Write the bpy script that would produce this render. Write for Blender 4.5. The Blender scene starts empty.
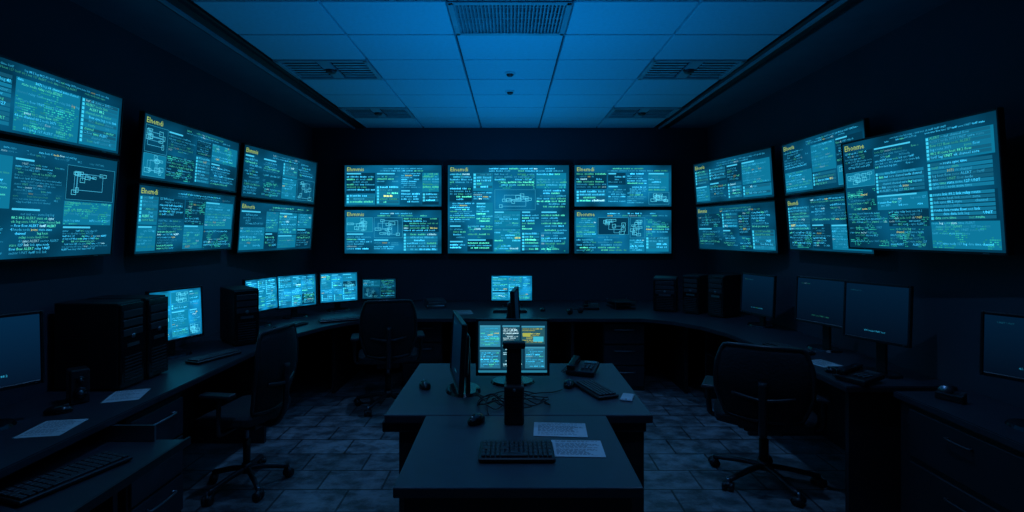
import bpy, bmesh, math, random
from mathutils import Vector, Matrix, noise
R = random.Random(11)

# ------------------------------------------------------------------ materials
def mat(name, col, rough=0.5, metal=0.0, var=0.15, scale=6.0, bump=0.0, spec=0.5):
    m = bpy.data.materials.new(name); m.use_nodes = True
    nt = m.node_tree; b = nt.nodes['Principled BSDF']
    tc = nt.nodes.new('ShaderNodeTexCoord')
    n = nt.nodes.new('ShaderNodeTexNoise'); n.inputs['Scale'].default_value = scale
    n.inputs['Detail'].default_value = 4
    nt.links.new(tc.outputs['Object'], n.inputs['Vector'])
    r = nt.nodes.new('ShaderNodeValToRGB')
    r.color_ramp.elements[0].position = .3; r.color_ramp.elements[1].position = .7
    r.color_ramp.elements[0].color = [c*(1-var) for c in col]+[1]
    r.color_ramp.elements[1].color = [c*(1+var) for c in col]+[1]
    nt.links.new(n.outputs['Fac'], r.inputs['Fac'])
    nt.links.new(r.outputs['Color'], b.inputs['Base Color'])
    b.inputs['Roughness'].default_value = rough
    b.inputs['Metallic'].default_value = metal
    b.inputs['Specular IOR Level'].default_value = spec
    if bump:
        bp = nt.nodes.new('ShaderNodeBump'); bp.inputs['Strength'].default_value = bump
        bp.inputs['Distance'].default_value = .01
        nt.links.new(n.outputs['Fac'], bp.inputs['Height'])
        nt.links.new(bp.outputs['Normal'], b.inputs['Normal'])
    return m

def attr_emit(name, strength):
    m = bpy.data.materials.new(name); m.use_nodes = True
    nt = m.node_tree; b = nt.nodes['Principled BSDF']
    a = nt.nodes.new('ShaderNodeAttribute'); a.attribute_name = 'Col'
    b.inputs['Base Color'].default_value = (.003, .004, .006, 1)
    b.inputs['Roughness'].default_value = .4
    b.inputs['Specular IOR Level'].default_value = .15
    nt.links.new(a.outputs['Color'], b.inputs['Emission Color'])
    b.inputs['Emission Strength'].default_value = strength
    return m

def attr_diff(name):
    m = bpy.data.materials.new(name); m.use_nodes = True
    nt = m.node_tree; b = nt.nodes['Principled BSDF']
    a = nt.nodes.new('ShaderNodeAttribute'); a.attribute_name = 'Col'
    nt.links.new(a.outputs['Color'], b.inputs['Base Color'])
    b.inputs['Roughness'].default_value = .8
    return m

M = {}
M['wall'] = mat('wall_paint', (.036, .042, .058), .75, var=.1, scale=2)
M['ceil'] = mat('ceiling_tile', (.46, .52, .58), .9, var=.05, scale=40, bump=.15)
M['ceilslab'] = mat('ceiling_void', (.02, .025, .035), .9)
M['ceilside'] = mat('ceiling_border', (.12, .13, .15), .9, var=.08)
M['grille'] = mat('vent_metal', (.30, .32, .35), .5, .1)
M['slat'] = mat('vent_slat', (.62, .66, .70), .6)
M['black'] = mat('black_plastic', (.010, .011, .013), .42, var=.2)
M['bezel'] = mat('bezel_plastic', (.012, .013, .016), .35, var=.1)
M['gloss'] = mat('gloss_black', (.008, .009, .011), .15)
M['key'] = mat('key_plastic', (.030, .033, .038), .45)
M['desk'] = mat('desk_laminate', (.030, .034, .044), .38, var=.12, scale=12)
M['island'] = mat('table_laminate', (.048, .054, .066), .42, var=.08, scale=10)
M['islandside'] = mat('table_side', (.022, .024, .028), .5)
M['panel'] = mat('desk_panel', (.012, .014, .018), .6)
M['fabric'] = mat('chair_fabric', (.012, .013, .016), .85, scale=60, bump=.4)
M['chairpl'] = mat('chair_plastic', (.018, .020, .024), .4)
M['metal'] = mat('dark_metal', (.25, .27, .30), .35, .9)
M['white'] = mat('pale_plastic', (.5, .52, .55), .5)
M['scr'] = attr_emit('display_emission', 1.0)
M['paper'] = attr_diff('printed_paper')

# floor: tiles via brick node
def floor_mat():
    m = bpy.data.materials.new('floor_tiles'); m.use_nodes = True
    nt = m.node_tree; b = nt.nodes['Principled BSDF']
    tc = nt.nodes.new('ShaderNodeTexCoord')
    br = nt.nodes.new('ShaderNodeTexBrick')
    br.inputs['Scale'].default_value = 1.0
    br.inputs['Brick Width'].default_value = .40
    br.inputs['Row Height'].default_value = .26
    br.inputs['Mortar Size'].default_value = .007
    br.inputs['Color1'].default_value = (.17, .18, .19, 1)
    br.inputs['Color2'].default_value = (.27, .28, .295, 1)
    br.inputs['Mortar'].default_value = (.05, .052, .056, 1)
    nt.links.new(tc.outputs['Object'], br.inputs['Vector'])
    n = nt.nodes.new('ShaderNodeTexNoise'); n.inputs['Scale'].default_value = 6
    n.inputs['Detail'].default_value = 9; n.inputs['Roughness'].default_value = .65
    mp = nt.nodes.new('ShaderNodeMapping'); mp.inputs['Scale'].default_value = (1.2, 1.6, 1)
    nt.links.new(tc.outputs['Object'], mp.inputs['Vector'])
    nt.links.new(mp.outputs['Vector'], n.inputs['Vector'])
    r = nt.nodes.new('ShaderNodeValToRGB')
    r.color_ramp.elements[0].position = .38; r.color_ramp.elements[0].color = (.35, .35, .35, 1)
    r.color_ramp.elements[1].position = .62; r.color_ramp.elements[1].color = (1.2, 1.2, 1.2, 1)
    nt.links.new(n.outputs['Fac'], r.inputs['Fac'])
    mx = nt.nodes.new('ShaderNodeMix'); mx.data_type = 'RGBA'; mx.blend_type = 'MULTIPLY'
    mx.inputs[0].default_value = 1
    nt.links.new(br.outputs['Color'], mx.inputs[6]); nt.links.new(r.outputs['Color'], mx.inputs[7])
    nt.links.new(mx.outputs[2], b.inputs['Base Color'])
    b.inputs['Roughness'].default_value = .38
    bp = nt.nodes.new('ShaderNodeBump'); bp.inputs['Strength'].default_value = .3
    bp.inputs['Distance'].default_value = .01
    nt.links.new(r.outputs['Color'], bp.inputs['Height'])
    nt.links.new(bp.outputs['Normal'], b.inputs['Normal'])
    return m
M['floor'] = floor_mat()

# ------------------------------------------------------------------ mesh builder
class B:
    def __init__(s):
        s.v = []; s.f = []; s.m = []; s.sm = []; s.c = []; s.mats = []
    def mi(s, k):
        if k not in s.mats: s.mats.append(k)
        return s.mats.index(k)
    def add(s, bm, k, smooth=False):
        o = len(s.v); mi = s.mi(k)
        bm.verts.index_update()
        s.v += [tuple(v.co) for v in bm.verts]
        for f in bm.faces:
            s.f.append([o+v.index for v in f.verts]); s.m.append(mi); s.sm.append(smooth)
            s.c.append([(1, 1, 1, 1)]*len(f.verts))
        bm.free()
    def face(s, pts, k, cols, smooth=False):
        o = len(s.v); s.v += [tuple(p) for p in pts]
        n = len(pts)
        s.f.append(list(range(o, o+n))); s.m.append(s.mi(k)); s.sm.append(smooth)
        if not isinstance(cols[0], (tuple, list)): cols = [tuple(cols)]*n
        s.c.append([tuple(c)[:3]+(1,) for c in cols])
    def box(s, c, d, k, rot=None, bev=0, seg=2, smooth=False):
        bm = bmesh.new(); bmesh.ops.create_cube(bm, size=1)
        bmesh.ops.scale(bm, vec=d, verts=bm.verts)
        if bev: bmesh.ops.bevel(bm, geom=bm.edges[:], offset=bev, segments=seg, affect='EDGES', profile=.5)
        T = Matrix.Translation(c)
        if rot is not None: T = T @ rot
        bmesh.ops.transform(bm, matrix=T, verts=bm.verts)
        s.add(bm, k, smooth)
    def cyl(s, p1, p2, r1, k, r2=None, seg=16, smooth=True):
        p1 = Vector(p1); p2 = Vector(p2); r2 = r1 if r2 is None else r2
        d = p2-p1
        bm = bmesh.new()
        bmesh.ops.create_cone(bm, cap_ends=True, segments=seg, radius1=r1, radius2=r2, depth=d.length)
        T = Matrix.Translation((p1+p2)/2) @ Vector((0, 0, 1)).rotation_difference(d).to_matrix().to_4x4()
        bmesh.ops.transform(bm, matrix=T, verts=bm.verts)
        s.add(bm, k, smooth and seg > 8)
    def ell(s, c, d, k, rot=None, cut=None):
        bm = bmesh.new(); bmesh.ops.create_uvsphere(bm, u_segments=18, v_segments=10, radius=1)
        for v in bm.verts:
            if cut is not None and v.co.z < cut: v.co.z = cut
        bmesh.ops.scale(bm, vec=d, verts=bm.verts)
        T = Matrix.Translation(c)
        if rot is not None: T = T @ rot
        bmesh.ops.transform(bm, matrix=T, verts=bm.verts)
        s.add(bm, k, True)
    def tube(s, pts, r, k, seg=8, sub=4, closed=False):
        P = [Vector(p) for p in pts]; Q = []
        n = len(P)
        for i in range(n if closed else n-1):
            if closed: a, b_, c, d = P[(i-1) % n], P[i], P[(i+1) % n], P[(i+2) % n]
            else: a, b_, c, d = P[max(i-1, 0)], P[i], P[i+1], P[min(i+2, n-1)]
            for j in range(sub):
                t = j/sub
                Q.append(.5*((2*b_)+(-a+c)*t+(2*a-5*b_+4*c-d)*t*t+(-a+3*b_-3*c+d)*t**3))
        if not closed: Q.append(P[-1])
        o = len(s.v); mi = s.mi(k); m = len(Q); up = Vector((0, 0, 1))
        for i, q in enumerate(Q):
            if closed: tg = Q[(i+1) % m]-Q[i-1]
            else: tg = Q[min(i+1, m-1)]-Q[max(i-1, 0)]
            tg.normalize()
            u = tg.cross(up)
            if u.length < .05: u = tg.cross(Vector((0, 1, 0)))
            u.normalize(); w = u.cross(tg)
            for a in range(seg):
                th = 2*math.pi*a/seg
                s.v.append(tuple(q+u*r*math.cos(th)+w*r*math.sin(th)))
        for i in range(m if closed else m-1):
            for a in range(seg):
                i2 = (i+1) % m
                s.f.append([o+i*seg+a, o+i*seg+(a+1) % seg, o+i2*seg+(a+1) % seg, o+i2*seg+a])
                s.m.append(mi); s.sm.append(True); s.c.append([(1, 1, 1, 1)]*4)
        if not closed:
            s.f.append([o+a for a in range(seg)][::-1]); s.m.append(mi); s.sm.append(False); s.c.append([(1,)*4]*seg)
            s.f.append([o+(m-1)*seg+a for a in range(seg)]); s.m.append(mi); s.sm.append(False); s.c.append([(1,)*4]*seg)
    def prism(s, poly, z0, z1, k, bev=0):
        bm = bmesh.new()
        vs = [bm.verts.new((x, y, z0)) for x, y in poly]
        f = bm.faces.new(vs)
        g = bmesh.ops.extrude_face_region(bm, geom=[f])
        for v in [e for e in g['geom'] if isinstance(e, bmesh.types.BMVert)]: v.co.z = z1
        bmesh.ops.recalc_face_normals(bm, faces=bm.faces)
        if bev: bmesh.ops.bevel(bm, geom=[e for e in bm.edges if abs(e.verts[0].co.z-e.verts[1].co.z) < 1e-5], offset=bev, segments=2, affect='EDGES')
        s.add(bm, k)
    def make(s, name, loc=(0, 0, 0), yaw=0, tilt=0, scale=(1, 1, 1)):
        me = bpy.data.meshes.new(name)
        me.from_pydata(s.v, [], s.f)
        for k in s.mats: me.materials.append(M[k])
        me.polygons.foreach_set('material_index', s.m)
        me.polygons.foreach_set('use_smooth', s.sm)
        at = me.color_attributes.new('Col', 'FLOAT_COLOR', 'CORNER')
        flat = [x for f in s.c for c in f for x in c]
        at.data.foreach_set('color', flat)
        me.update()
        ob = bpy.data.objects.new(name, me)
        bpy.context.collection.objects.link(ob)
        ob.location = loc; ob.rotation_euler = (math.radians(tilt), 0, math.radians(yaw))
        ob.scale = scale
        return ob

RX = lambda a: Matrix.Rotation(math.radians(a), 4, 'X')
RY = lambda a: Matrix.Rotation(math.radians(a), 4, 'Y')
RZ = lambda a: Matrix.Rotation(math.radians(a), 4, 'Z')

# ------------------------------------------------------------------ glyph cache (built-in font)
GL = {}
def glyphs(word, res=1):
    if word in GL: return GL[word]
    cu = bpy.data.curves.new('t', 'FONT'); cu.body = word; cu.size = 1; cu.resolution_u = res
    ob = bpy.data.objects.new('t', cu); bpy.context.collection.objects.link(ob)
    dg = bpy.context.evaluated_depsgraph_get()
    me = ob.evaluated_get(dg).to_mesh()
    vs = [(v.co.x, v.co.y) for v in me.vertices]; fs = [list(p.vertices) for p in me.polygons]
    ob.evaluated_get(dg).to_mesh_clear()
    bpy.data.objects.remove(ob); bpy.data.curves.remove(cu)
    wd = max([v[0] for v in vs]+[.1])
    GL[word] = (vs, fs, wd); return GL[word]
WORDS = ['link', 'data', 'route', 'node', 'ALERT', 'ok', 'sync', '0x4F', '127', 'host', 'sector', 'log', 'time', 'flow', '88.2', 'net', 'UNIT', 'state', 'core', 'relay', '41', 'zone', '3071', '--', 'channel']
def word(b, w, x, z, s, y, col):
    vs, fs, wd = glyphs(w); o = len(b.v); mi = b.mi('scr'); c = tuple(col)+(1,)
    b.v += [(x+a*s, y, z+q*s) for a, q in vs]
    for f in fs:
        b.f.append([o+i for i in f]); b.m.append(mi); b.sm.append(False); b.c.append([c]*len(f))
    return wd*s

# ------------------------------------------------------------------ display content
FINE = [False]
def rect(b, x, z, w, h, y, col):
    b.face([(x, y, z), (x+w, y, z), (x+w, y, z+h), (x, y, z+h)], 'scr', col)

def text(b, x, z, w, h, y, rh, g, R, dens=.85, tint=None):
    n = int(h/rh)
    for i in range(n):
        if R.random() > dens+.08: continue
        zz = z+h-(i+1)*rh
        xx = x+(R.choice([0, 0, 0, 0, 2, 4]))*rh*.6
        xe = x+w*R.uniform(.55, 1.05)
        rb = R.choice([.6, .8, 1, 1.2, 1.6])
        rowgreen = R.random() < .16
        while xx < xe:
            L = R.randint(2, 8)
            q = R.random()
            br = R.uniform(.5, 1.1)*g*rb
            col = (.035*br, .46*br, .78*br)
            if q > .86 or rowgreen: col = (.06*br, .60*br, .42*br)
            if q > .95: col = (.30*br, .78*br, .95*br)
            if q > .985: col = (.5*br, .6*br, .2*br)
            if tint: col = tuple(t*br for t in tint)
            if FINE[0]:
                wd = R.choice(WORDS); s = rh*.98
                if xx+glyphs(wd)[2]*s > x+w: break
                xx += word(b, wd, xx, zz+rh*.18, s, y, col)+rh*.3
            else:
                for c in range(L):
                    cw = rh*R.uniform(.28, .5)
                    if xx+cw > x+w: break
                    ch = rh*R.uniform(.35, .6)
                    rect(b, xx, zz+rh*.2, cw, ch, y, col)
                    xx += rh*.53
                xx += rh*.45
            if R.random() < .07: xx += rh*3

def frame(b, x, z, w, h, y, t, col):
    rect(b, x, z, w, t, y, col); rect(b, x, z+h-t, w, t, y, col)
    rect(b, x, z+t, t, h-2*t, y, col); rect(b, x+w-t, z+t, t, h-2*t, y, col)

def seg(b, x1, z1, x2, z2, t, y, col):
    d = Vector((x2-x1, z2-z1)); L = d.length
    if L < 1e-6: return
    n = Vector((-d.y, d.x))/L*t/2
    b.face([(x1-n.x, y, z1-n.y), (x2-n.x, y, z2-n.y), (x2+n.x, y, z2+n.y), (x1+n.x, y, z1+n.y)], 'scr', col)

def diagram(b, x, z, w, h, y, rh, g, R):
    col = (.05*g, .42*g, .65*g); t = rh*.12; nodes = []
    for i in range(9):
        px, pz = x+w*R.uniform(.1, .85), z+h*R.uniform(.1, .85); nodes.append((px, pz))
        bw, bh = rh*R.uniform(1, 2.6), rh*R.uniform(.7, 1.6)
        frame(b, px-bw/2, pz-bh/2, bw, bh, y, t, (.08*g, .6*g, .8*g))
    for i in range(len(nodes)-1):
        (a, c), (d, e) = nodes[i], nodes[i+1]
        seg(b, a, c, d, c, t, y, col); seg(b, d, c, d, e, t, y, col)
    frame(b, x, z, w, h, y, t, (.02*g, .26*g, .42*g))

def blob(b, x, z, w, h, y, rh, g, R):
    s = rh*.6
    off = R.uniform(0, 99)
    for i in range(int(w/s)):
        for j in range(int(h/s)):
            v = noise.noise(Vector((i*.16+off, j*.22, off)))
            if v > .10 and R.random() < .65:
                gg = g*(.25+v)
                rect(b, x+i*s, z+j*s, s*.8, s*.45, y, (.03*gg, .60*gg, .50*gg))

def table(b, x, z, w, h, y, rh, g, R):
    n = max(1, int(h/(rh*1.15)))
    for i in range(n):
        zz = z+h-(i+1)*rh*1.15
        br = g*R.uniform(.4, .9)
        rect(b, x, zz, w, rh*.9, y, (.005*g, .15*g*br, .27*g*br))
        rect(b, x, zz, rh*.8, rh*.8, y-.0003, (.04*g, .55*g, .80*g))
    text(b, x+rh*1.2, z, w-rh*1.4, h, y-.0006, rh*1.15, g*1.1, R, 1)

def region(b, x, z, w, h, y, rh, g, R, lim):
    if w > lim*1.4 and w >= h*1.1:
        q = R.uniform(.35, .65); gp = rh*.5
        region(b, x, z, w*q-gp, h, y, rh, g, R, lim); region(b, x+w*q, z, w*(1-q), h, y, rh, g, R, lim); return
    if h > lim*.8:
        q = R.uniform(.35, .65); gp = rh*.4
        region(b, x, z, w, h*q-gp, y, rh, g, R, lim); region(b, x, z+h*q, w, h*(1-q), y, rh, g, R, lim); return
    k = R.random()
    if R.random() < .5:
        rect(b, x-rh*.2, z-rh*.1, w, h, y, (.003*g, .15*g, .27*g) if R.random() < .75 else (.001, .03*g, .065*g))
    y2 = y-.0006
    if k < .09 and h > rh*4: diagram(b, x, z, w, h, y2, rh, g, R)
    elif k < .27: blob(b, x, z, w, h, y2, rh, g, R); text(b, x, z, w, h, y2-.0004, rh, g, R, .75)
    elif k < .45: table(b, x, z, w*.95, h, y2, rh, g, R)
    else:
        if R.random() < .6:
            hh = rh*.7; rect(b, x, z+h-hh, w*R.uniform(.3, .8), hh*.7, y2, (.05*g, .5*g, .75*g)); h -= rh*1.1
        text(b, x, z, w*.97, h, y2, rh*R.choice([.75, .9, 1, 1]), g*R.choice([.8, 1, 1.25]), R, .95)

def content(b, x, z, w, h, y, rh, seed, g=1.0, bg=1.0, header=True, lim=.36):
    R = random.Random(seed)
    nx, nz = 22, 10
    def bc(i, j):
        v = noise.noise(Vector((i*.25+seed*3.1, j*.35, seed)))
        e = 1-.30*abs(2*i/nx-1)**2-.25*abs(2*j/nz-1)**2
        f = bg*(.85+.8*v)*e
        return (.0016*f, .078*f, .165*f)
    for i in range(nx):
        for j in range(nz):
            x0, x1 = x+w*i/nx, x+w*(i+1)/nx; z0, z1 = z+h*j/nz, z+h*(j+1)/nz
            b.face([(x0, y, z0), (x1, y, z0), (x1, y, z1), (x0, y, z1)], 'scr', [bc(i, j), bc(i+1, j), bc(i+1, j+1), bc(i, j+1)])
    m = rh*.8; y1 = y-.0008
    top = z+h-m
    if header:
        H = max(rh*1.7, .040)
        word(b, R.choice(['Ehmmis', 'Elnemdi', 'Eihoeria', 'Ehonme']), x+m, top-H*.85, H*1.25, y1-.001, (.42, .62, .14))
        text(b, x+w*.34, top-H, w*.62, H, y1, rh*.85, g, R, 1)
        top -= H+rh*.3
    region(b, x+m, z+m, w-2*m, top-z-m, y1, rh, g, R, lim)

# ------------------------------------------------------------------ room shell
XW, YB, YF, C = 2.47, 6.5, -1.6, 2.9
def slab(name, c, d, k):
    b = B(); b.box((0, 0, 0), d, k); return b.make(name, c)
slab('floor', (0, (YB+YF)/2, -.05), (2*XW+.4, YB-YF+.4, .1), 'floor')
slab('wall_left', (-XW-.1, (YB+YF)/2, C/2), (.2, YB-YF, C+.1), 'wall')
slab('wall_right', (XW+.1, (YB+YF)/2, C/2), (.2, YB-YF, C+.1), 'wall')
slab('wall_back', (0, YB+.1, C/2), (2*XW+.4, .2, C+.1), 'wall')
slab('wall_front', (0, YF-.1, C/2), (2*XW+.4, .2, C+.1), 'wall')
slab('baseboard_left', (-XW+.008, (YB+YF)/2, .05), (.016, YB-YF-.04, .1), 'panel')
slab('baseboard_right', (XW-.008, (YB+YF)/2, .05), (.016, YB-YF-.04, .1), 'panel')
slab('baseboard_back', (0, YB-.008, .05), (2*XW-.04, .016, .1), 'panel')

b = B()
b.box((0, (YB+YF)/2, C+.09), (2*XW, YB-YF, .1), 'ceilslab')
xs = [-1.80, -1.08, -.36, .36, 1.08, 1.80]
rows = []
yy = 3.43-.5*10
while yy < YB: rows.append(yy); yy += .5
rows[0] = max(rows[0], YF)
vk = []
for i in range(5):
    for ya in rows:
        yb = min(ya+.5, YB)
        skip = False
        if i == 2 and abs(ya-2.93) < .02: skip = True
        if i in (0, 4) and (abs(ya-3.93) < .02 or abs(ya-5.43) < .02): skip = True
        if skip: vk.append((xs[i], xs[i+1], ya, yb, 0 if i == 2 else 1)); continue
        b.box(((xs[i]+xs[i+1])/2, (ya+yb)/2, C+.02), (.72-.016, yb-ya-.016, .04), 'ceil', bev=.004, seg=1)
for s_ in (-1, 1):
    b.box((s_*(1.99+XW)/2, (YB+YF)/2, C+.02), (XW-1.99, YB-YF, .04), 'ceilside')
b.make('ceiling')
for i, s_ in enumerate((-1, 1)):
    t = B()
    t.box((0, 0, 0), (.17, YB-YF-.02, .012), 'black')
    t.box((-.04, 0, -.014), (.018, YB-YF-.02, .02), 'grille'); t.box((.05, 0, -.014), (.014, YB-YF-.02, .02), 'black')
    t.make('trim_%d' % (i+1), (s_*1.90, (YB+YF)/2, C+.006))
for (x0, x1, y0, y1, kind) in vk:
    v = B(); w = x1-x0; d = y1-y0
    for sx in (-1, 1): v.box((sx*(w/2-.02), 0, 0), (.035, d-.01, .03), 'grille', bev=.003, seg=1)
    for sy in (-1, 1): v.box((0, sy*(d/2-.02), 0), (w-.01, .035, .03), 'grille', bev=.003, seg=1)
    v.box((0, 0, .028), (w-.02, d-.02, .01), 'ceilslab')
    if kind == 0:
        n = 30
        for i in range(n): v.box((-w/2+.045+(w-.09)*i/(n-1), 0, .0), (.009, d-.08, .02), 'grille', RY(25))
        for i in range(5): v.box((0, -d/2+.09+(d-.18)*i/4, .004), (w-.08, .006, .014), 'grille')
    else:
        for i in range(7):
            for sx in (-1, 1):
                v.box((sx*w*.27, -d/2+.07+(d-.14)*i/6, 0), (w*.36, .034, .005), 'slat', RX(12))
        v.box((0, 0, 0), (w*.12, d-.08, .02), 'grille', bev=.003)
        v.cyl((0, 0, -.005), (0, 0, -.03), .05, 'black', .035)
    v.make('ceiling_vent', ((x0+x1)/2, (y0+y1)/2, C+.008))
for y in (4.25, 4.8):
    v = B(); v.cyl((0, 0, 0), (0, 0, -.012), .045, 'white', .04); v.ell((0, 0, -.012), (.03, .03, .022), 'black')
    v.make('smoke_detector', (0, y, C))

# ------------------------------------------------------------------ wall displays
def wall_display(p1, p2, z0, z1, tilt=4.5, zb=None, seed=1, rh=.028, g=1.2, bg=1.15, lim=.36, gap=.03, header=True, fine=True):
    FINE[0] = fine
    zb = z0 if zb is None else zb
    p1 = Vector((p1[0], p1[1], 0)); p2 = Vector((p2[0], p2[1], 0)); d = p2-p1
    w = d.length-.012; h = (z1-z0)/math.cos(math.radians(tilt))-.008
    yaw = math.degrees(math.atan2(d.y, d.x))
    out = Vector((math.sin(math.radians(yaw)), -math.cos(math.radians(yaw)), 0))
    c = (p1+p2)/2+out*math.tan(math.radians(tilt))*(z0-zb)
    b = B()
    bz = .012; t = .035
    for sx in (-1, 1): b.box((sx*(w/2-bz/2), t/2, h/2), (bz, t, h), 'bezel', bev=.003, seg=1)
    b.box((0, t/2, bz/2), (w-2*bz, t, bz), 'bezel'); b.box((0, t/2, h-bz/2), (w-2*bz, t, bz), 'bezel')
    b.box((0, t-.004, h/2), (w-.02, .012, h-.02), 'bezel')
    b.box((0, t+gap/2, h/2), (min(.4, w*.4), gap, h*.5), 'black')
    b.box((w*.40, -.001, bz*.5), (.03, .003, .004), 'metal')
    content(b, -w/2+bz, bz, w-2*bz, h-2*bz, .006, rh, seed, g, bg, header, lim)
    return b.make('wall_display', (c.x, c.y, z0+.004), yaw, tilt)

# left wall
wall_display((-2.38, 1.82), (-2.38, 3.12), 1.455, 2.035, seed=1, rh=.019, lim=.34)
wall_display((-2.38, 1.82), (-2.38, 3.12), 2.05, 2.41, zb=1.46, seed=2, rh=.019, lim=.34)
wall_display((-2.38, 3.28), (-2.38, 4.46), 1.445, 1.915, seed=3, rh=.021, lim=.30)
wall_display((-2.38, 3.28), (-2.38, 4.46), 1.93, 2.37, zb=1.445, seed=4, rh=.021, lim=.30)
wall_display((-2.39, 4.54), (-2.22, 5.82), 1.405, 1.885, seed=5, rh=.026, lim=.33)
wall_display((-2.39, 4.54), (-2.22, 5.82), 1.90, 2.38, zb=1.405, seed=6, rh=.026, lim=.33)
# back wall
yb = 6.42
for i, (xa, xb_) in enumerate(((-2.06, -.83), (.78, 2.01))):
    wall_display((xa, yb), (xb_, yb), 1.32, 1.885, 0, seed=10+i, rh=.032, g=1.35, bg=2.1, fine=False, lim=.33)
    wall_display((xa, yb), (xb_, yb), 1.90, 2.44, 0, seed=14+i, rh=.032, g=1.35, bg=2.1, fine=False, lim=.33)
wall_display((-.785, yb), (.745, yb), 1.32, 2.44, 0, seed=21, rh=.033, g=1.35, bg=2.1, lim=.36, fine=False)
# right wall
wall_display((2.12, 5.85), (2.38, 4.60), 1.40, 1.885, seed=31, rh=.026, lim=.33)
wall_display((2.12, 5.85), (2.38, 4.60), 1.90, 2.36, zb=1.40, seed=36, rh=.026, lim=.33)
wall_display((2.39, 4.46), (2.39, 3.40), 1.44, 1.89, seed=33, rh=.021, lim=.3)
wall_display((2.39, 4.46), (2.39, 3.40), 1.905, 2.35, zb=1.44, seed=34, rh=.021, lim=.3)
wall_display((2.225, 3.43), (2.325, 2.42), 1.485, 2.185, seed=38, rh=.018, lim=.26, gap=.08)

# ------------------------------------------------------------------ desks
b = B()
poly = [(-2.46, .7), (-1.82, .7), (-1.82, 4.05), (-1.78, 4.35), (-1.66, 4.70), (-1.48, 4.95), (-1.22, 5.10),
        (1.30, 5.10), (1.55, 4.93), (1.72, 4.68), (1.82, 4.35), (1.85, 4.0), (1.85, 2.86), (2.46, 2.86), (2.46, 6.48), (-2.46, 6.48)]
b.prism(poly, .715, .75, 'desk', bev=.005)
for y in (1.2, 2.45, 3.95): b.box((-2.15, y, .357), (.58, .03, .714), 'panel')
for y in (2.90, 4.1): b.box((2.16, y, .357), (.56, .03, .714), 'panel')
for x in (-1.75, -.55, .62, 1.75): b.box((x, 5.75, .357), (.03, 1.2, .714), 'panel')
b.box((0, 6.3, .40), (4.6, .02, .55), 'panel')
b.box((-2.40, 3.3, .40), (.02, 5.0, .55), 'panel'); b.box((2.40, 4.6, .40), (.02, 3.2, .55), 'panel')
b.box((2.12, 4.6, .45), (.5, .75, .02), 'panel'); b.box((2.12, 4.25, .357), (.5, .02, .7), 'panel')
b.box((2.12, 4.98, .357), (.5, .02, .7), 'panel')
b.make('control_desk')

def pedestal(name, loc, yaw, w=.42, d=.5, h=.7, n=3):
    b = B(); b.box((0, 0, h/2), (w, d, h), 'panel', bev=.004, seg=1)
    dh = (h-.06)/n
    for i in range(n):
        z = .04+dh*(i+.5)
        b.box((0, -d/2-.008, z), (w-.02, .016, dh-.012), 'desk', bev=.003, seg=1)
        b.tube([(-w*.22, -d/2-.016, z+dh*.22), (-w*.22, -d/2-.045, z+dh*.22), (w*.22, -d/2-.045, z+dh*.22), (w*.22, -d/2-.016, z+dh*.22)], .006, 'metal', sub=3)
    b.make(name, loc, yaw)
pedestal('drawer_pedestal', (-2.1, 1.78, .0), 90, h=.55, w=.5)
pedestal('drawer_pedestal', (-2.1, 2.72, 0), 90, h=.7)
pedestal('drawer_pedestal', (1.15, 5.5, 0), 0, h=.7)
pedestal('drawer_pedestal', (-.9, 5.6, 0), 0, h=.7)

b = B()
b.box((-1.74, 1.96, .63), (.50, .90, .02), 'desk', bev=.004, seg=1)
for y in (1.53, 2.39):
    b.box((-1.86, y, .67), (.46, .012, .085), 'metal')
b.box((-1.485, 1.96, .635), (.012, .90, .034), 'panel')
b.make('keyboard_tray')

b = B()
b.prism([(2.05, .7), (2.46, .7), (2.46, 2.78), (2.05, 2.78)], .715, .75, 'desk', bev=.005)
b.box((2.265, 1.74, .357), (.38, 2.04, .714), 'panel')
for i in range(3):
    y = 1.1+.64*i
    for z, hh in ((.57, .24), (.27, .30)):
        b.box((2.068, y, z), (.016, .61, hh), 'panel', bev=.003, seg=1)
        b.tube([(2.062, y-.06, z+hh*.25), (2.04, y-.06, z+hh*.25), (2.04, y+.06, z+hh*.25), (2.062, y+.06, z+hh*.25)], .005, 'key', sub=3)
b.make('storage_cabinet')

# island
b = B()
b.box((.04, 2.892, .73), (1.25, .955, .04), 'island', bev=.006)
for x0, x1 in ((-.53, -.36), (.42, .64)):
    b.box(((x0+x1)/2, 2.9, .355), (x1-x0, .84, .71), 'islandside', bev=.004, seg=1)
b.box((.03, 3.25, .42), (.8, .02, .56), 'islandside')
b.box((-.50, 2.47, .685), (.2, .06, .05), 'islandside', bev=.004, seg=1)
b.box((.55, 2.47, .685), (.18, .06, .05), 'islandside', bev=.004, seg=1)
b.make('island_desk')
b = B()
b.box((.0275, 2.068, .732), (.835, .682, .036), 'island', bev=.005)
b.box((.0275, 1.80, .355), (.79, .03, .71), 'islandside', bev=.004, seg=1)
b.box((-.35, 2.11, .355), (.03, .58, .71), 'islandside'); b.box((.405, 2.11, .355), (.03, .58, .71), 'islandside')
b.make('work_table')

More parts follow.
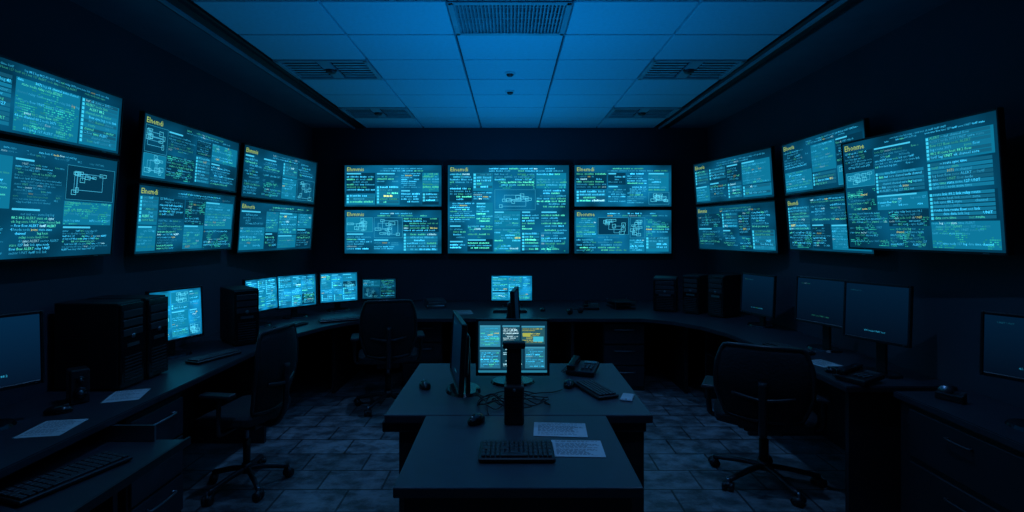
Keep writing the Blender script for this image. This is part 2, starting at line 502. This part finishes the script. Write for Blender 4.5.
# ------------------------------------------------------------------ monitors
def monitor(x, y, zb, zt, w, yaw, mode='bright', seed=1, tilt=-3, base=.75, fine=False, lit=1.0):
    FINE[0] = fine
    b = B(); h = zt-zb; z0 = zb-base
    bw = .25 if w > .36 else .2
    bm = bmesh.new(); bmesh.ops.create_cone(bm, cap_ends=True, segments=28, radius1=.5, radius2=.46, depth=1)
    bmesh.ops.scale(bm, vec=(bw, .19, .014), verts=bm.verts); bmesh.ops.translate(bm, vec=(0, .05, .007), verts=bm.verts)
    b.add(bm, 'gloss', False)
    b.box((0, .075, (z0+h*.55)/2), (.06, .022, z0+h*.55), 'black', RX(0), bev=.006)
    b.box((0, .052, z0+h*.5), (.10, .05, .10), 'black', bev=.008)
    T = Matrix.Translation((0, 0, z0)) @ RX(tilt)
    n0 = len(b.v)
    bz = .014
    for sx in (-1, 1): b.box((sx*(w/2-bz/2), .012, h/2), (bz, .026, h), 'bezel', bev=.003, seg=1)
    b.box((0, .012, bz*.65), (w-2*bz, .026, bz*1.3), 'bezel', bev=.003, seg=1); b.box((0, .012, h-bz/2), (w-2*bz, .026, bz), 'bezel', bev=.003, seg=1)
    b.box((0, .022, h/2), (w-.012, .012, h-.012), 'bezel', bev=.004, seg=1)
    b.box((0, .038, h/2), (w*.72, .03, h*.62), 'black', bev=.012)
    b.box((w*.42, -.002, bz*.6), (.008, .003, .004), 'metal')
    sx0, sz0, sw, sh = -w/2+bz, bz*1.3, w-2*bz, h-bz*2.3
    R = random.Random(seed)
    if mode == 'bright':
        content(b, sx0, sz0, sw, sh, .006, .0145, seed, 1.6, 4.6, False, .15)
    elif mode == 'mid':
        content(b, sx0, sz0, sw, sh, .006, .013, seed, .75, .8, False, .16)
    elif mode == 'work':
        rect(b, sx0, sz0, sw, sh, .006, (.003, .03, .06))
        def win(fx, fz, fw, fh, bgc, g, tint=None, rh=.009, dens=.9):
            X, Z, W, Hh = sx0+sw*fx, sz0+sh*fz, sw*fw, sh*fh
            rect(b, X, Z, W, Hh, .005, bgc)
            rect(b, X, Z+Hh-.009, W, .009, .0045, (.05, .3, .45))
            text(b, X+.005, Z+.004, W-.01, Hh-.016, .004, rh, g, R, dens, tint)
        win(.02, .50, .30, .42, (.03, .26, .40), 1.3)
        win(.02, .08, .30, .36, (.02, .16, .27), 1.6)
        win(.35, .60, .25, .32, (.01, .07, .11), 1.2, (.5, .8, .9))
        win(.63, .55, .34, .36, (.02, .10, .13), .9, (.7, .75, .15))
        rect(b, sx0+sw*.65, sz0+sh*.70, sw*.11, sh*.07, .0035, (.40, .45, .08))
        rect(b, sx0+sw*.80, sz0+sh*.60, sw*.15, sh*.10, .0035, (.05, .5, .65))
        win(.35, .08, .30, .46, (.005, .05, .085), 1.3, (.4, .8, .95))
        win(.68, .08, .29, .42, (.02, .16, .26), 1.3)
        rect(b, sx0, sz0, sw, sh*.04, .0045, (.02, .2, .32))
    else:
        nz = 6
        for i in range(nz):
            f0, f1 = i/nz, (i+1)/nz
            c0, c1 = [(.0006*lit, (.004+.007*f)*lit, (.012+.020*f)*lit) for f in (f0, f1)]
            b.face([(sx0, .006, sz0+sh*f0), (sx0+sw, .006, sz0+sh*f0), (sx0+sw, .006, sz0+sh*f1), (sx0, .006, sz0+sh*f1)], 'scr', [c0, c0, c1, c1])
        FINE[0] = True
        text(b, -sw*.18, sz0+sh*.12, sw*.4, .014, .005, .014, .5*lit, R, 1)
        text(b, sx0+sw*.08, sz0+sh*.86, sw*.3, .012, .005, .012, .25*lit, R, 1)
    for i in range(n0, len(b.v)):
        b.v[i] = tuple(T @ Vector(b.v[i]))
    return b.make('computer_monitor', (x, y, base), yaw)

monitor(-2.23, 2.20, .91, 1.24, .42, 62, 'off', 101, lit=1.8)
monitor(-2.27, 3.56, .855, 1.215, .40, 70, 'bright', 102, fine=True)
monitor(-2.23, 4.70, .875, 1.19, .42, 75, 'bright', 103)
monitor(-2.10, 5.15, .847, 1.184, .42, 50, 'bright', 104)
monitor(-1.836, 5.60, .835, 1.17, .42, 35, 'bright', 105)
monitor(-1.51, 6.0, .815, 1.07, .40, 12, 'mid', 106)
monitor(.02, 5.95, .80, 1.11, .49, 0, 'bright', 107)
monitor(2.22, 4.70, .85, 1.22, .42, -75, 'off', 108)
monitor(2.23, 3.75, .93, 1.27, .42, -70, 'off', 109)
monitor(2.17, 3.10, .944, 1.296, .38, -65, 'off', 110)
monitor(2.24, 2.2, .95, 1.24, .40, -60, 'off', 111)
monitor(.015, 2.89, .80, 1.115, .41, 0, 'work', 112)
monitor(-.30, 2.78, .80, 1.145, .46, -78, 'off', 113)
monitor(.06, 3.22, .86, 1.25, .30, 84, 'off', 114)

# ------------------------------------------------------------------ pc towers & speakers
def tower(x, y, yaw, w=.18, d=.34, h=.44, z=.75, seed=0):
    b = B(); R = random.Random(seed)
    b.box((0, 0, h/2+.006), (w, d, h-.012), 'black', bev=.006)
    b.box((0, -d/2-.008, h/2), (w-.006, .018, h-.02), 'gloss', bev=.005)
    for i in range(3): b.box((0, -d/2-.018, h*.86-i*.05), (w*.8, .006, .038), 'key', bev=.002, seg=1)
    b.box((0, -d/2-.018, h*.5), (w*.5, .005, .018), 'metal')
    b.cyl((0, -d/2-.015, h*.60), (0, -d/2-.024, h*.60), .013, 'metal')
    for i in range(8): b.box((0, -d/2-.018, h*.10+i*.018), (w*.7, .005, .007), 'key')
    for i in range(9):
        for s_ in (-1, 1): b.box((s_*(w/2+.001), .05, h*.25+i*.02), (.004, d*.4, .008), 'bezel')
    for sx in (-1, 1):
        for sy in (-1, 1): b.cyl((sx*w*.38, sy*d*.4, 0), (sx*w*.38, sy*d*.4, .012), .014, 'black')
    b.make('pc_tower', (x, y, z), yaw)
tower(-2.26, 2.86, 90, h=.47); tower(-2.26, 3.07, 90, h=.47)
tower(-2.10, 4.03, 45, h=.42, d=.32)
tower(2.18, 5.27, -55, h=.42, d=.3); tower(1.98, 5.50, -45, h=.40, d=.28)
tower(1.70, 5.68, -20, h=.36, d=.3, w=.24)

def speaker(x, y, yaw, w=.09, d=.1, h=.2, z=.75):
    b = B()
    b.box((0, 0, h/2), (w, d, h), 'black', bev=.008)
    b.box((0, -d/2-.002, h/2), (w*.9, .006, h*.94), 'fabric', bev=.002, seg=1)
    for zz, r in ((h*.34, w*.36), (h*.72, w*.22)):
        b.cyl((0, -d/2-.004, zz), (0, -d/2-.012, zz), r, 'gloss', r*.9); b.ell((0, -d/2-.012, zz), (r*.4, .006, r*.4), 'metal')
    b.make('desktop_speaker', (x, y, z), yaw)
speaker(-2.16, 2.60, 50, h=.17, w=.08, d=.09)
b = B()
b.box((0, 0, .085), (.088, .09, .17), 'black', bev=.008)
b.box((0, .01, .25), (.066, .035, .20), 'black', bev=.006)
b.box((0, .0, .345), (.10, .05, .03), 'black', bev=.006)
for i in range(6): b.box((0, -.046, .05+i*.016), (.06, .004, .006), 'bezel')
b.cyl((0, -.045, .155), (0, -.05, .155), .007, 'metal')
b.make('desktop_tower_speaker', (.018, 2.33, .75))

# ------------------------------------------------------------------ small items
def keyboard(x, y, yaw, w=.32, d=.13, z=.75, name='keyboard'):
    b = B()
    b.box((0, 0, .011), (w, d, .016), 'black', bev=.004, seg=1)
    rows_, cols = 5, 15
    kw = (w-.02)/cols; kd = (d-.02)/rows_
    for r in range(rows_):
        c = 0
        while c < cols:
            L = 1
            if r == 0 and c == 4: L = 6
            elif R.random() < .07 and c < cols-2: L = 2
            b.box((-w/2+.01+(c+L/2)*kw, -d/2+.01+(r+.5)*kd, .022), (kw*L-.004, kd-.004, .010), 'key', bev=.0015, seg=1)
            c += L
    for sx in (-1, 1): b.box((sx*w*.4, d*.4, .003), (.03, .012, .006), 'black')
    b.make(name, (x, y, z), yaw)
keyboard(.025, 1.99, 0, .285, .165)
keyboard(.455, 2.77, -70, .28, .12)
keyboard(-1.72, 2.02, 72, .40, .16, z=.641)
keyboard(-1.99, 3.50, 70, .34, .12)
keyboard(-1.62, 4.98, 30, .40, .13)
keyboard(2.0, 3.74, -72, .36, .12)
keyboard(-1.97, 4.66, 72, .34, .12)
keyboard(0.0, 5.55, 0, .36, .13)

def mouse(x, y, yaw, z=.75, k='gloss'):
    b = B()
    b.ell((0, 0, .010), (.032, .055, .028), k, cut=-.3)
    b.box((0, .03, .034), (.004, .018, .008), 'metal', bev=.001, seg=1)
    b.box((0, .012, .0355), (.0015, .05, .003), 'bezel')
    b.make('computer_mouse', (x, y, z+.0), yaw)
mouse(-.465, 2.84, 20); mouse(.325, 2.86, -10); mouse(-.15, 2.32, -30); mouse(-2.12, 2.44, -60); mouse(1.96, 3.14, 80)
mouse(-1.25, 5.35, 20); mouse(.35, 5.6, 0)

def paper(x, y, yaw, w=.21, d=.29, z=.75, seed=0, g=1.):
    b = B(); R = random.Random(seed)
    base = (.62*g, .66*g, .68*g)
    b.box((0, 0, .0012), (w, d, .0016), 'paper')
    for i in range(len(b.c)): b.c[i] = [base+(1,)]*len(b.c[i])
    rows_ = 17
    for i in range(rows_):
        if R.random() < .12: continue
        yy = d*.43-i*d*.86/rows_; xx = -w*.42; xe = w*R.uniform(.1, .42)
        while xx < xe:
            L = R.uniform(.006, .02)
            b.face([(xx, yy, .0024), (xx+L, yy, .0024), (xx+L, yy+.0035, .0024), (xx, yy+.0035, .0024)], 'paper', (.12*g, .13*g, .15*g))
            xx += L+.005
    b.make('paper_sheet', (x, y, z), yaw)
paper(.215, 2.235, -4, .225, .155, seed=1); paper(.265, 2.04, -2, .20, .155, seed=2)
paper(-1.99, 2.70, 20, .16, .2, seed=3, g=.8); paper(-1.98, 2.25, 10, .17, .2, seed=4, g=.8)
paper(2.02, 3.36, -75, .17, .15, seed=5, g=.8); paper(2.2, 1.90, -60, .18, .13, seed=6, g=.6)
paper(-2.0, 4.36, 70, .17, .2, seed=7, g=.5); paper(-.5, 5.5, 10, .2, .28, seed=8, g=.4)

def phone(x, y, yaw, z=.751):
    b = B()
    b.box((0, 0, .027), (.17, .19, .03), 'black', RX(6), bev=.008)
    b.box((-.055, 0, .060), (.045, .19, .022), 'gloss', RX(6), bev=.009)
    for e in (-.07, .07): b.box((-.055, e, .048), (.05, .045, .03), 'gloss', RX(6), bev=.009)
    for i in range(3):
        for j in range(4): b.box((.01+i*.025, -.06+j*.024, .045), (.017, .015, .008), 'key', RX(6), bev=.002, seg=1)
    b.box((.035, .06, .050), (.075, .035, .006), 'metal', RX(6))
    pts = [(-.085, -.08, .03)]
    for i in range(22): pts.append((-.105+.012*math.cos(i*1.6), -.08+i*.008, .014+.008*math.sin(i*1.6)))
    b.tube(pts, .002, 'black', seg=5, sub=2)
    b.make('desk_telephone', (x, y, z), yaw)
phone(1.99, 2.96, -65); phone(.9, 5.75, -10); phone(.44, 3.14, -20)

b = B(); b.box((0, 0, .005), (.06, .11, .009), 'white', bev=.004); b.box((0, 0, .0099), (.052, .092, .0008), 'white')
b.cyl((0, -.048, .0095), (0, -.048, .0105), .004, 'black')
b.make('smartphone', (.60, 2.66, .75), -20)

b = B()
b.box((0, 0, .02), (.12, .05, .04), 'black', bev=.008); b.cyl((-.02, -.02, .045), (-.02, .02, .045), .028, 'metal'); b.box((.05, 0, .045), (.02, .04, .012), 'metal')
b.make('tape_dispenser', (2.22, 2.62, .75), -60)
def books(x, y, yaw, n=4, z=.75):
    b = B(); zz = 0
    for i in range(n):
        t = R.uniform(.012, .022); a = R.uniform(-6, 6)
        b.box((0, 0, zz+t/2), (.2, .27, t*.8), 'white' if i % 2 else 'metal', RZ(a), bev=.001, seg=1)
        b.box((0, 0, zz+t*.94), (.205, .275, t*.12), 'desk', RZ(a)); b.box((0, 0, zz+t*.06), (.205, .275, t*.12), 'desk', RZ(a))
        b.box((-.1, 0, zz+t/2), (.006, .275, t), 'desk', RZ(a))
        zz += t
    b.make('book_stack', (x, y, z), yaw)
books(-.85, 5.9, 15, 5); books(2.04, 4.6, -80, 5, .461)
b = B()
for i in range(3): b.box((0, 0, .006+i*.035), (.24, .30, .004), 'black')
for sx in (-1, 1):
    for sy in (-1, 1): b.cyl((sx*.115, sy*.145, 0), (sx*.115, sy*.145, .09), .004, 'metal', seg=8)
b.make('document_tray', (1.25, 5.85, .75), 8)

# headset
b = B()
arc = [(.08*math.cos(a), 0, .10+.09*math.sin(a)) for a in [math.pi*i/8 for i in range(9)]]
b.tube(arc, .007, 'black')
for sx in (-1, 1):
    b.cyl((sx*.068, 0, .085), (sx*.092, 0, .085), .034, 'fabric'); b.cyl((sx*.092, 0, .085), (sx*.098, 0, .085), .028, 'gloss')
b.tube([(-.09, 0, .07), (-.09, -.05, .04), (-.05, -.09, .035)], .003, 'black')
for i in range(len(b.v)): x_, y_, z_ = b.v[i]; b.v[i] = (x_, z_-.08, -y_+.035)
b.make('headset', (.68, 5.40, .75), 40)

# cable tangle
b = B(); R2 = random.Random(5)
for k in range(9):
    cx, cy = R2.uniform(-.12, .10), R2.uniform(2.52, 2.64); pts = []
    n = R2.randint(7, 11); r = R2.uniform(.03, .08); ph = R2.uniform(0, 6)
    for i in range(n):
        a = ph+i*.8
        pts.append((cx+r*1.3*math.cos(a)+R2.uniform(-.015, .015), cy+r*math.sin(a)*.8+R2.uniform(-.01, .01), .006+abs(math.sin(i*1.1+k))*R2.uniform(.005, .045)))
    b.tube(pts, .003, 'black', seg=6)
b.tube([(-.20, 2.67, .01), (-.13, 2.6, .02), (-.10, 2.40, .008)], .003, 'black', seg=6)
b.tube([(.28, 2.78, .008), (.22, 2.74, .006), (.10, 2.66, .02), (.03, 2.52, .012)], .003, 'black', seg=6)
b.tube([(.018, 2.45, .03), (.05, 2.55, .08), (.0, 2.68, .03), (.0, 2.74, .02)], .004, 'black', seg=6)
b.make('cable_tangle', (0, 0, .75))

# ------------------------------------------------------------------ chairs
def chair(x, y, yaw, sc=(1, 1, 1), arms=True):
    b = B()
    for i in range(5):
        a = 2*math.pi*i/5+.3; ca, sa = math.cos(a), math.sin(a)
        b.tube([(0, 0, .115), (.12*ca, .12*sa, .105), (.29*ca, .29*sa, .070)], .018, 'chairpl', sub=4)
        b.cyl((.29*ca, .29*sa, .05), (.29*ca, .29*sa, .085), .010, 'metal', seg=10)
        rz = RZ(math.degrees(a)+35)
        o = rz @ Vector((0, .014, 0)); o2 = rz @ Vector((0, .030, 0))
        for s_ in (-1, 1):
            b.cyl((.29*ca+s_*o.x*.5, .29*sa+s_*o.y*.5, .03), (.29*ca+s_*o2.x, .29*sa+s_*o2.y, .03), .030, 'black')
        b.ell((.29*ca, .29*sa, .042), (.026, .026, .022), 'black')
    b.cyl((0, 0, .09), (0, 0, .15), .035, 'chairpl'); b.cyl((0, 0, .14), (0, 0, .30), .026, 'black'); b.cyl((0, 0, .28), (0, 0, .41), .016, 'metal')
    b.box((0, -.02, .415), (.2, .26, .045), 'chairpl', bev=.01)
    b.tube([(.09, .05, .41), (.2, .06, .41), (.27, .06, .405)], .006, 'metal')
    bm = bmesh.new(); bmesh.ops.create_cube(bm, size=1); bmesh.ops.subdivide_edges(bm, edges=bm.edges[:], cuts=7, use_grid_fill=True)
    for v in bm.verts:
        X, Y, Z = v.co.x*2, v.co.y*2, v.co.z*2
        X2 = X*math.sqrt(1-Y*Y*.22); Y2 = Y*math.sqrt(1-X*X*.22)
        e = max(abs(X), abs(Y))
        zt = Z*(1-.45*e**6)
        v.co = Vector((X2*.265, Y2*.25+.01, .475+zt*.042-(.06*max(0, Y-.5)**2 if Y > .5 else 0)+.012*X*X))
    b.add(bm, 'fabric', True)
    N, K = 14, 12
    def pt(u, v, t):
        ww = .235*(1-.10*v*v-.16*max(0, -v-.3)); ww *= (1-.12*max(0, v-.6)*2)
        ex = abs(u)
        zz = .77+.255*v*(1-.06*ex**4)
        yy = -.245-.07*(v+1)/2+.055*u*u-.02*math.cos(v*2.2)*1+t
        return Vector((u*ww, yy, zz))
    bm = bmesh.new(); g = {}
    for s_, t in ((0, .0), (1, -.028)):
        for i in range(N+1):
            for j in range(K+1):
                u, v = 2*i/N-1, 2*j/K-1
                tt = t+(.011 if s_ else -.011)*max(abs(u), abs(v))**8
                g[s_, i, j] = bm.verts.new(pt(u, v, tt))
    for i in range(N):
        for j in range(K):
            bm.faces.new([g[0, i, j], g[0, i, j+1], g[0, i+1, j+1], g[0, i+1, j]])
            bm.faces.new([g[1, i, j], g[1, i+1, j], g[1, i+1, j+1], g[1, i, j+1]])
    for i in range(N):
        bm.faces.new([g[0, i, 0], g[0, i+1, 0], g[1, i+1, 0], g[1, i, 0]]); bm.faces.new([g[0, i, K], g[1, i, K], g[1, i+1, K], g[0, i+1, K]])
    for j in range(K):
        bm.faces.new([g[0, 0, j], g[1, 0, j], g[1, 0, j+1], g[0, 0, j+1]]); bm.faces.new([g[0, N, j], g[0, N, j+1], g[1, N, j+1], g[1, N, j]])
    b.add(bm, 'fabric', True)
    ring = []
    for i in range(9): ring.append(pt(-1+2*i/8, 1, -.014))
    for j in range(1, 8): ring.append(pt(1, 1-2*j/8, -.014))
    for i in range(9): ring.append(pt(1-2*i/8, -1, -.014))
    for j in range(1, 8): ring.append(pt(-1, -1+2*j/8, -.014))
    b.tube(ring, .014, 'chairpl', closed=True, sub=2)
    b.tube([(0, -.1, .41), (0, -.24, .42), (0, -.325, .52), (0, -.335, .66), (0, -.34, .80)], .022, 'chairpl')
    b.tube([(-.15, -.29, .70), (0, -.335, .68), (.15, -.29, .70)], .012, 'chairpl')
    if arms:
        for s_ in (-1, 1):
            b.tube([(s_*.12, 0, .42), (s_*.27, 0, .425), (s_*.295, -.01, .50), (s_*.295, -.02, .645)], .016, 'chairpl')
            b.box((s_*.29, .0, .66), (.075, .25, .03), 'chairpl', bev=.012)
    b.make('office_chair', (x, y, 0), yaw, 0, sc)
chair(-1.66, 3.28, 82, (.92, .80, .98))
chair(-1.12, 4.78, 14, (1, 1, .98))
chair(1.63, 3.34, -27, (1.12, 1, .90))

# ------------------------------------------------------------------ lights
def spot(name, loc, rot, power, col, ang=160, rad=0.0):
    l = bpy.data.lights.new(name, 'SPOT'); l.energy = power; l.color = col; l.spot_size = math.radians(ang)
    l.spot_blend = 1; l.shadow_soft_size = rad
    o = bpy.data.objects.new(name, l); bpy.context.collection.objects.link(o)
    o.location = loc; o.rotation_euler = [math.radians(a) for a in rot]
spot('ceiling_fill_spot', (0, 3.1, 1.4), (180, 0, 0), 62, (.0, .33, 1), 150, .02)  # added fill hanging in mid-air, brightens the ceiling; no lamp stands here
spot('ceiling_fill_spot', (0, 5.2, 1.4), (180, 0, 0), 46, (.0, .34, 1), 150, .02)  # second added ceiling fill, further back, also without a fixture
for x in (-1.3, 1.3):
    for y in (2.6, 4.7):
        spot('room_fill_spot', (x, y, 2.84), (0, 0, 0), 28, (.15, .42, 1), 125, .03)  # added fill for floor and desks, no fixture in the ceiling
spot('room_fill_spot', (0, 1.2, 2.84), (12, 0, 0), 14, (.15, .42, 1), 110, .03)  # extra fill added near the camera, no lamp there

w = bpy.data.worlds.new('world'); bpy.context.scene.world = w; w.use_nodes = True
w.node_tree.nodes['Background'].inputs[0].default_value = (.002, .006, .012, 1)
sc = bpy.context.scene
sc.view_settings.view_transform = 'Standard'
sc.view_settings.look = 'None'

cam = bpy.data.cameras.new('camera'); co = bpy.data.objects.new('camera', cam); bpy.context.collection.objects.link(co)
co.location = (0, 0, 1.6); co.rotation_euler = (math.radians(90), 0, 0)
cam.sensor_width = 36; cam.lens = 520/1024*36; cam.shift_x = 2/1024; cam.shift_y = -24/1024
cam.clip_start = .05
sc.camera = co
